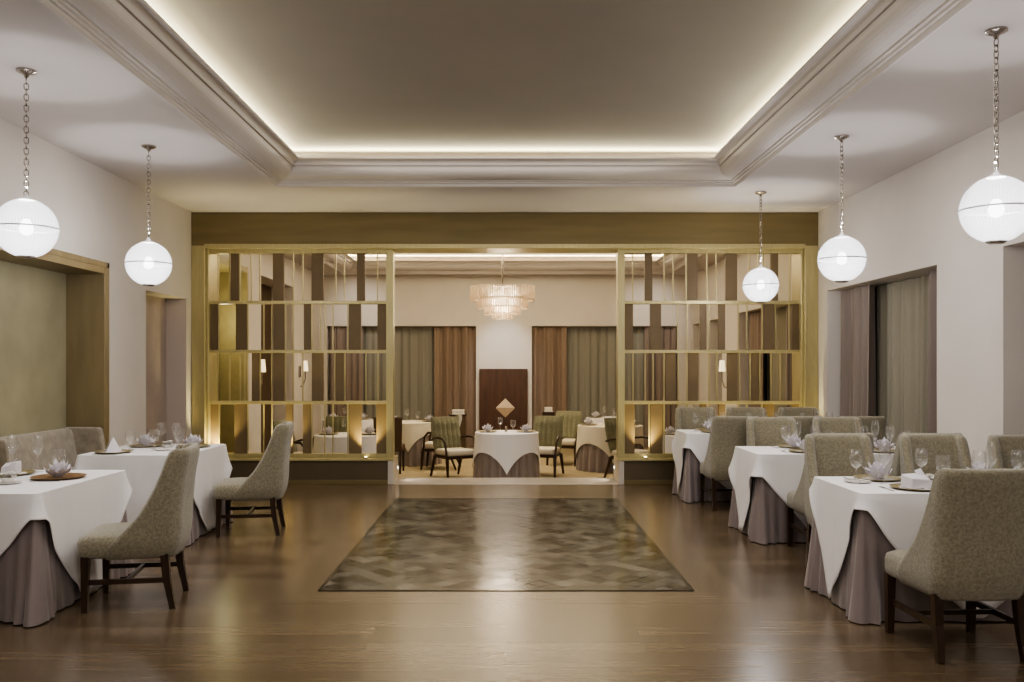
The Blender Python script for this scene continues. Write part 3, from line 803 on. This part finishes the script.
# ------------------------------------------------------------------ tableware prototypes
charger = empty('charger_plate')
MB().lathe([(.001,.0),(.09,.0),(.15,.012),(.152,.016),(.105,.008),(.10,.007)],40).build('rim', M['goldrim'], charger, smooth=50)
MB().lathe([(.10,.0075),(.06,.006),(.001,.006)],40).build('well', M['china'], charger, smooth=50)
copper = empty('charger_plate')
MB().lathe([(.001,.0),(.10,.0),(.168,.012),(.17,.016),(.105,.008),(.10,.007)],40).build('rim', M['copperrim'], copper, smooth=50)
MB().lathe([(.10,.0075),(.06,.006),(.001,.006)],40).build('well', M['copperrim'], copper, smooth=50)
def lathe_thing(name, prof, mm, n=28): return MB().lathe(prof,n).build(name, mm, smooth=50)
sideplate = lathe_thing('side_plate', [(.001,0),(.05,0),(.082,.010),(.083,.012),(.05,.005),(.001,.004)], M['china'])
wine = lathe_thing('wine_glass', [(.036,0),(.036,.0004),(.010,.006),(.0045,.014),(.004,.085),(.008,.095),(.030,.112),(.040,.140),(.041,.165),(.036,.195),(.031,.215)], M['glass'])
goblet = lathe_thing('water_goblet', [(.034,0),(.034,.0004),(.010,.006),(.006,.012),(.005,.048),(.012,.058),(.036,.080),(.044,.11),(.044,.14),(.040,.175)], M['glass'])
flute = lathe_thing('tall_wine_glass', [(.036,0),(.036,.0004),(.010,.006),(.0045,.014),(.004,.11),(.008,.12),(.026,.14),(.036,.17),(.037,.20),(.030,.245),(.027,.262)], M['glass'])
#tumbler = lathe_thing('glass_tumbler', [(.001,.003),(.030,.003),(.032,.0),(.036,.05),(.038,.10)], M['glass'])
salt = lathe_thing('salt_shaker', [(.001,0),(.020,0),(.022,.02),(.018,.05),(.020,.07),(.016,.085),(.001,.09)], M['nickel'], 16)
def napkin_lotus():
    m = MB(); rnd = random.Random(3)
    for ring, n, r, h, tilt in ((0,9,.085,.075,.9),(1,8,.055,.10,.6),(2,5,.028,.115,.25)):
        for i in range(n):
            a = 2*PI*i/n+ring*.4+rnd.uniform(-.1,.1); hh = h*rnd.uniform(.85,1.1)
            ca, sa = math.cos(a), math.sin(a)
            def P(u, v, z):   # u radial, v tangential
                return (u*ca-v*sa, u*sa+v*ca, z)
            w = .036
            m.add([P(.012,-w*.5,0),P(.012,w*.5,0),P(r*.75,w,hh*.5),P(r*.75,-w,hh*.5),P(r*.66,0,hh*.52),P(r+.012*tilt,0,hh),P(.016,0,.0)],
                  [(0,6,4,3),(6,1,2,4),(3,4,5),(4,2,5)])
    return m.build('lotus_napkin', M['napkin'], smooth=30)
def napkin_box():
    m = MB()
    m.add([(-.075,-.05,0),(.075,-.05,0),(.075,.05,0),(-.075,.05,0),(-.075,-.05,.065),(.07,-.045,.05),(.075,.05,.085),(-.07,.05,.08)],
          [(0,3,2,1),(0,1,5,4),(1,2,6,5),(2,3,7,6),(3,0,4,7),(4,5,6,7)])
    m.add([(.01,-.055,.0),(.09,-.045,.0),(.075,.05,.11),(.02,.04,.10)],[(0,1,2,3)])
    return m.build('folded_napkin', M['napkin'], bevel=.006)
def napkin_cone():
    m = MB(); m.add([(-.07,-.055,0),(.07,-.055,0),(.06,.06,0),(-.06,.06,0),(0,0,.13)],[(0,3,2,1),(0,1,4),(1,2,4),(2,3,4),(3,0,4)])
    m.add([(-.07,-.06,0),(.07,-.06,0),(.0,-.03,.10)],[(0,1,2)])
    return m.build('pyramid_napkin', M['napkin'])
def cutlery(kind):
    m = MB()
    m.box(-.005,.005,-.10,.02,.001,.004)
    if kind == 'fork':
        m.box(-.010,.010,.02,.045,.001,.004)
        for i in range(4): x = -.010+.0065*i; m.box(x-.0005,x+.002,.045,.095,.001,.004)
    else: m.add([(-.004,.02,.001),(.008,.02,.001),(.009,.09,.001),(-.002,.11,.001),(-.004,.02,.004),(.008,.02,.004),(.009,.09,.004),(-.002,.11,.004)],
                [(0,3,2,1),(4,5,6,7),(0,1,5,4),(1,2,6,5),(2,3,7,6),(3,0,4,7)])
    return m.build('dinner_'+kind, M['steel'])
lotus, boxn, cone = napkin_lotus(), napkin_box(), napkin_cone()
fork, knife = cutlery('fork'), cutlery('knife')
TT = TZ+.0075
def setting(x, y, ang, seat, kind='lotus', ch=charger, items='pgGkfs', wr=(.16,.25), gr=(.27,.19)):
    """ang: direction the diner looks; local x = diner's right, local y = forward"""
    fx, fy = math.cos(ang), math.sin(ang); rx, ry = fy, -fx; rz = ang-PI/2
    def at(r, f): return (x+rx*r+fx*f, y+ry*r+fy*f, TT)
    g = 'place settings'
    place(ch, (x,y,TT), rz, '%s charger plate at %s' % ('gold rimmed' if ch is charger else 'copper brown', seat), 'plate', 'charger plates')
    nk = {'lotus':lotus,'box':boxn,'cone':cone}[kind]
    nl = {'lotus':'white napkin folded like a lotus at ','box':'white napkin folded in a block at ','cone':'white napkin folded in a pyramid at '}[kind]
    place(nk, (x,y,TT+.008), rz+.3, nl+seat, 'napkin', 'folded napkins')
    if 'g' in items: place(wine, at(*wr), 0, 'clear wine glass at '+seat, 'glass', 'wine glasses')
    if 'G' in items: place(goblet, at(*gr), 0, 'clear water goblet at '+seat, 'glass', 'water goblets')
    if 'T' in items: place(flute, at(.04,.205), 0, 'tall slim wine glass at '+seat, 'glass', 'tall wine glasses')
    if 'f' in items: place(fork, at(-.185,0), rz, 'steel fork left of the plate at '+seat, 'fork', 'forks')
    if 'k' in items: place(knife, at(.185,0), rz, 'steel knife right of the plate at '+seat, 'knife', 'knives')
    if 's' in items: place(sideplate, at(-.27,.04), 0, 'white side plate at '+seat, 'plate', 'side plates')
N_, S_ = PI/2, -PI/2
# nearest right table
setting(2.50,5.36,N_,'the near aisle seat of the nearest right table','box',wr=(.20,.36),gr=(.31,.30),items='gGkf')
setting(2.45,5.80,S_,'the far aisle seat of the nearest right table','lotus',items='gTkfs',wr=(.21,.17))
setting(3.13,5.80,S_,'the far middle seat of the nearest right table','lotus',items='gTkf',wr=(.14,.24))
setting(3.10,5.36,N_,'the near wall seat of the nearest right table','lotus',items='gG')
place(sideplate, (2.26,5.66,TT), 0, 'white bread plate at the aisle corner of the nearest right table', 'plate', 'side plates')
place(knife, (2.27,5.66,TT+.012), .5, 'butter knife lying on the bread plate, nearest right table', 'knife', 'knives')
# middle right table
setting(2.62,7.68,N_,'the near aisle seat of the middle right table','lotus',items='gGkf')
setting(3.30,7.68,N_,'the near wall seat of the middle right table','lotus',items='gGkf')
setting(2.66,8.12,S_,'the far aisle seat of the middle right table','lotus',items='gTkf')
setting(3.36,8.12,S_,'the far wall seat of the middle right table','lotus',items='gTkf')
# farthest right table
for i, x in enumerate((2.36,2.98,3.60)):
    w = ('aisle','middle','wall')[i]
    setting(x,9.98,N_,'the near %s seat of the farthest right table' % w,'lotus',items='gG')
    setting(x+.03,10.34,S_,'the far %s seat of the farthest right table' % w,'lotus',items='gT', wr=(.2,.17))
# nearest left table
setting(-2.99,5.88,PI,'the aisle seat of the nearest left table','lotus',copper,items='kf')
setting(-3.42,6.08,0,'the far banquette seat of the nearest left table','box',charger,items='')
place(sideplate, (-3.17,5.60,TT), 0, 'white side plate with blossoms on the nearest left table', 'plate', 'side plates')
for x, y, p, d in ((-3.52,6.27,flute,'tall slim wine glass leftmost of two on the nearest left table'),(-3.31,6.22,flute,'tall slim wine glass beside the lotus napkin, nearest left table'),
                   (-3.09,6.08,goblet,'wide water goblet right behind the lotus napkin, nearest left table'),(-3.44,5.86,goblet,'water goblet at the left photo edge, nearest left table')):
    place(p, (x,y,TT), 0, d, 'glass', 'left table glasses')
setting(-3.42,5.46,0,'the near banquette seat of the nearest left table','cone',charger,items='')
# second left table
setting(-2.90,8.16,PI,'the aisle seat of the second left table','lotus',charger,items='kf')
setting(-3.40,7.62,0,'the near banquette seat of the second left table','cone',charger,items='kf')
setting(-3.36,8.22,0,'the far banquette seat of the second left table','lotus',charger,items='')
place(sideplate, (-3.06,7.86,TT), 0, 'white side plate in the middle of the second left table', 'plate', 'side plates')
for x, y, p, d in ((-3.27,8.34,wine,'wine glass left of a close pair on the second left table'),(-3.11,8.30,wine,'wine glass right of a close pair on the second left table'),
                   (-3.19,7.98,goblet,'water goblet before the wine glass pair, second left table'),(-2.98,8.02,goblet,'water goblet near the aisle lotus napkin, second left table'),
                   (-3.38,7.92,goblet,'water goblet between the banquette seats, second left table')):
    place(p, (x,y,TT), 0, d, 'glass', 'left table glasses')
# small blossom bowls
def blossoms():
    t = empty('blossom_bowl')
    MB().lathe([(.001,0),(.03,0),(.045,.03),(.043,.03),(.001,.01)],20).build('bowl', M['china'], t, smooth=50)
    m = MB(); rnd = random.Random(5)
    for i in range(14):
        a = rnd.uniform(0,6.28); r = rnd.uniform(0,.045); cx_, cy_, cz = r*math.cos(a), r*math.sin(a), .045+rnd.uniform(-.01,.02)-r*.25
        for k in range(5):
            b = k*2*PI/5+a; w = .018
            m.add([(cx_,cy_,cz-.006),(cx_+w*math.cos(b-.5),cy_+w*math.sin(b-.5),cz+.008),(cx_+1.25*w*math.cos(b),cy_+1.25*w*math.sin(b),cz+.004),(cx_+w*math.cos(b+.5),cy_+w*math.sin(b+.5),cz+.008)],[(0,1,2,3)])
    m.build('blossoms', M['petal'], t)
    m = MB()
    for k in range(7):
        b = k*.9; m.add([(0,0,.03),(.04*math.cos(b-.3),.04*math.sin(b-.3),.035),(.07*math.cos(b),.07*math.sin(b),.03),(.04*math.cos(b+.3),.04*math.sin(b+.3),.035)],[(0,1,2,3)])
    m.build('leaves', M['leafg'], t)
    return t
bl = blossoms()
place(bl, (-3.17,5.60,TT+.012), 0, 'small bowl of white blossoms on a side plate, nearest left table', 'flowers', 'blossom bowls')
place(bl, (-3.12,8.12,TT), 0, 'small bowl of white blossoms in the middle of the second left table', 'flowers', 'blossom bowls')
place(bl, (2.66,5.57,TT), 0, 'small bowl of white blossoms in the middle of the nearest right table', 'flowers', 'blossom bowls')

# ------------------------------------------------------------------ lower room: round tables
def round_table(cx, cy, r, label, clabel, cm, C=None, rot=0):
    C = C or r*1.95
    t = empty('round_table', (cx,cy,FZ)); n = 144
    rows = []
    for k in range(6):
        q = k/5; z = TZ-.006-q*(TZ-.01); rr_ = []
        for i in range(n):
            a = 2*PI*i/n; o = r-.008+q*(.034+.030*math.sin(a*24)*min(1,q*2.5)); rr_.append((o*math.cos(a),o*math.sin(a),z))
        rows.append(rr_)
    m = MB().loft(rows,False,False); m.add(rows[0],[tuple(range(n))]); m.build('table_skirt', M['skirtfar'], t, smooth=75)
    tag(t, label, 'table', 'round tables in the lower room')
    rows = [[(r*f*math.cos(2*PI*i/n),r*f*math.sin(2*PI*i/n),TZ+.004) for i in range(n)] for f in (.4,.97)]
    for k in range(9):
        q = k/8; rr_ = []
        for i in range(n):
            a = 2*PI*i/n; b = a-rot
            D = max(.06,min(C/(abs(math.cos(b))+abs(math.sin(b)))-r, .66)); dz = D*q
            o = r+.006+dz*.07+.014*math.sin(a*12)*(dz/.4)
            o = max(o, r+.012+(dz/.75)*.05)
            rr_.append((o*math.cos(a),o*math.sin(a),TZ+.004-dz))
        rows.append(rr_)
    m = MB().loft(rows,True,False); c = m.build('tablecloth', cm, None, smooth=60, loc=(cx,cy,FZ)); recalc(c)
    tag(c, clabel, 'tablecloth', 'pointed cloths on the round tables')
FT = FZ+TT
tabs = [(.01,13.45,.47,'white','middle round table by the threshold',M['cloth'],1.06),
        (1.78,15.05,.54,'cream','right round table near the opening',M['cream'],1.16),
        (-1.72,16.0,.50,'cream','left round table near the curtain',M['cream'],1.0),
        (2.05,17.3,.46,'white','round table by the right far window',M['cloth'],1.0),
        (-2.32,12.95,.48,'white','round table behind the left screen',M['cloth'],1.05),
        (2.72,12.95,.48,'white','round table behind the right screen',M['cloth'],1.05),
        (-3.0,16.7,.46,'white','round table by the left far window',M['cloth'],1.0)]
for x, y, r, cn, d, cm, C in tabs:
    round_table(x, y, r, 'taupe skirted '+d, '%s pointed cloth over the %s' % (cn, d), cm, C)
    for k, (a, sd) in enumerate(((.2,'right'),(PI+.2-.4,'left'))):
        px, py = x+(r-.17)*math.cos(a), y+(r-.17)*math.sin(a)*.9-.04
        place(charger, (px,py,FT), 0, 'gold rimmed charger on the %s side, %s' % (sd, d), 'plate', 'charger plates')
        place(lotus, (px,py,FT+.008), k*.5, 'white lotus napkin on the %s side, %s' % (sd, d), 'napkin', 'folded napkins')
        place(wine if k else goblet, (x+(.10 if k == 0 else -.10),y+.16+.05*k,FT), 0, 'clear stemmed glass %s of centre, %s' % (sd, d), 'glass', 'lower room glasses')
place(salt, (0.0,13.42,FT), 0, 'small silver shaker in the middle of the nearest lower room table', 'shaker')

# ------------------------------------------------------------------ lower room: show-wood armchairs
def make_armchair():
    root = empty('armchair')      # faces +Y
    # channel-tufted raked back
    m = MB(); nx, nz = 36, 14; front, back = [], []
    for k in range(nz+1):
        z = .40+.54*k/nz; y = -.20-.14*(k/nz); w = .235+.02*math.sin(PI*k/nz)
        f, b = [], []
        for i in range(nx+1):
            u = i/nx; x = -w+2*w*u
            puff = .022*abs(math.sin(u*PI*6))**.6*abs(math.sin((k/nz)*PI*3+.4))**.35
            ed = min(1,6*min(u,1-u))*min(1,5*min(k/nz,1-k/nz)+.2)
            f.append((x,y+.02+(puff+.02)*ed,z)); b.append((x,y-.035*ed-.01,z))
        front.append(f); back.append(b)
    rows = [f+b[::-1] for f, b in zip(front, back)]
    m.grid(rows, True); N = len(rows[0])
    for ri in (0,nz):
        for i in range(nx): m.f.append((ri*N+i, ri*N+i+1, ri*N+N-2-i, ri*N+N-1-i))
    recalc(m.build('backrest', M['greenfab'], root, smooth=60))
    MB().box(-.235,.235,-.19,.27,.355,.45).build('seat', M['creamfab'], root, bevel=.03)
    MB().box(-.245,.245,-.20,.275,.31,.36).build('seat_frame', M['darkwood'], root, bevel=.01)
    for s in (-1,1):
        MB().tube([(s*.25,.25,.33),(s*.255,.28,.0)],[.03,.018],6).build('leg', M['darkwood'], root, smooth=50)
        MB().tube([(s*.24,-.18,.34),(s*.25,-.32,.0)],[.03,.018],6).build('leg', M['darkwood'], root, smooth=50)
        MB().tube([(s*.25,.24,.33),(s*.27,.22,.56),(s*.28,.16,.63),(s*.28,.0,.64),(s*.27,-.16,.62),(s*.255,-.28,.58)],[.018,.018,.022,.02,.018,.016],8).build('arm', M['darkwood'], root, smooth=60)
    return root
arm = make_armchair()
for x, y, rz, d in ((-.83,14.0,-PI+.55,'left of the middle round table'),(.61,14.25,PI-.3,'right of the middle round table'),
                    (1.06,15.85,PI-.3,'left of the cream clothed right table'),(-1.14,15.2,PI/2-.1,'right of the cream clothed left table'),
                    (-2.75,14.1,PI-.1,'behind the white table at the left screen'),(1.95,13.8,-PI/2-.9,'behind the left end of the right screen'),
                    (3.55,13.8,PI/2+.5,'far right behind the right screen'),(-3.1,13.3,-PI/2-.3,'far left behind the left screen')):
    place(arm, (x,y,FZ), rz, 'green tufted armchair with dark wood arms, '+d, 'armchair', 'tufted armchairs')
# brown upholstered chair beside the left post
t = empty('brown_chair', (-1.93,14.6,FZ))
m = MB(); m.loft([[(-.22,-.19,.42),(.22,-.19,.42),(.22,-.13,.42),(-.22,-.13,.42)],[(-.235,-.24,.93),(.235,-.24,.93),(.235,-.19,.93),(-.235,-.19,.93)]])
m.build('backrest', M['brownleather'], t, bevel=.015)
MB().box(-.23,.23,-.18,.27,.36,.46).build('seat', M['brownleather'], t, bevel=.025)
for s in (-1,1):
    MB().bar((s*.2,.24,.37),(s*.2,.25,0),.02,.014).build('leg', M['darkwood'], t)
    MB().bar((s*.2,-.16,.37),(s*.2,-.22,0),.02,.014).build('leg', M['darkwood'], t)
tag(t, 'plain brown upholstered chair seen from behind, beside the left screen post', 'chair')
# service stands by the curtains
def stand(x, y, w, h, d):
    t = empty('service_stand', (x,y,FZ))
    MB().box(-w/2,w/2,-.17,.17,.05,h).build('cabinet', M['darkvoid'], t, bevel=.006)
    MB().box(-w/2-.02,w/2+.02,-.19,.19,h,h+.025).build('top', M['darkwood'], t, bevel=.004)
    MB().box(-w/2+.02,w/2-.02,-.14,.14,0,.05).build('base', M['darkwood'], t)
    tag(t, 'narrow dark service stand before the brown curtain, %s of the walnut panel' % d, 'stand')
    o = MB().box(-w/2+.03,w/2-.03,-.11,.11,0,.03).box(-w/2+.035,w/2-.04,-.10,.10,.033,.06).box(-w/2+.03,w/2-.035,-.105,.10,.063,.09).build('folded_linen', M['stuffw'], None, bevel=.008, loc=(x,y,FZ+h+.025))
    tag(o, 'stack of white folded linen on the %s service stand' % d, 'linen')
stand(-.93,17.2,.30,.80,'left'); stand(.84,17.4,.22,.84,'right')

# ------------------------------------------------------------------ lighting
warm = (1,.86,.58)
# coves
z = 3.74
def cove(x, ya, yb, e, col):
    d = .16
    L = yb-ya-2*d
    for s in (-1,1):
        area('cove_light', (s*(x-d),(ya+yb)/2,z), (-s*.45,0,.9), L, .04, e*L, col)
    for yy, s in ((yb-d,-1),(ya+d,1)):
        area('cove_light', (0,yy,z), (0,s*.45,.9), 2*(x-d), .04, e*2*(x-d), col)
cove(2.51,.4,9.57,6,(1,.94,.66))
cove(3.44,12.6,18.55,9,(1,.84,.52))
# added spots under the flat ceiling, without fixtures, to brighten the tables
for x, y, e in ((-3.2,5.76,60),(-3.2,7.95,50),(2.7,5.5,60),(2.9,7.9,50),(2.9,10.1,45)):
    spot('table_fill', (x*.93,y-.5,3.44), (x*.02,.12,-1), e, (1,.965,.94), 75, .9, .12)
for y in (2.0,5.0,8.0):
    area('coffer_fill', (0,y,3.80), (0,0,-1), 3.2, 2.2, 22+y*3.5, (1,.95,.90))  # added area lights, no fixtures, soft fill below the coffer
area('room_fill', (0,-.6,3.2), (0,.75,-.5), 6, 1.0, 80, (1,.965,.94))  # unseen fill added to stand for the lighting behind the camera
# lower room
point('chandelier_light', (-.06,15.0,2.6), 130, (1,.86,.66), .35)
area('lower_room_area', (0,15.5,3.78), (0,0,-1), 5, 4, 150, (1,.82,.54))  # broad area light under the coffer, facing down, no fixture modelled
spot('pier_wash', (-.05,17.6,3.4), (0,1.0,-1.35), 90, (.90,.93,1), 50, .9, .08)
spot('table_wash', (0,12.6,3.4), (0,.25,-1), 80, (.97,.96,1), 36, .8, .08)
for s in (-1,1): spot('wall_wash', (s*2.9,17.4,3.4), (s*.15,1.0,-.5), 40, (1,.95,.9), 60, .9, .1)

w = bpy.data.worlds.new('world'); scene.world = w; w.use_nodes = True
w.node_tree.nodes['Background'].inputs['Color'].default_value = (.02,.02,.025,1)
w.node_tree.nodes['Background'].inputs['Strength'].default_value = .3
scene.view_settings.view_transform = 'AgX'
scene.view_settings.look = 'AgX - Medium High Contrast'
scene.view_settings.exposure = 0.3
scene.cycles.use_denoising = True
scene.cycles.max_bounces = 8
scene.cycles.transparent_max_bounces = 16
scene.cycles.caustics_reflective = False; scene.cycles.caustics_refractive = False
scene.cycles.sample_clamp_indirect = 6
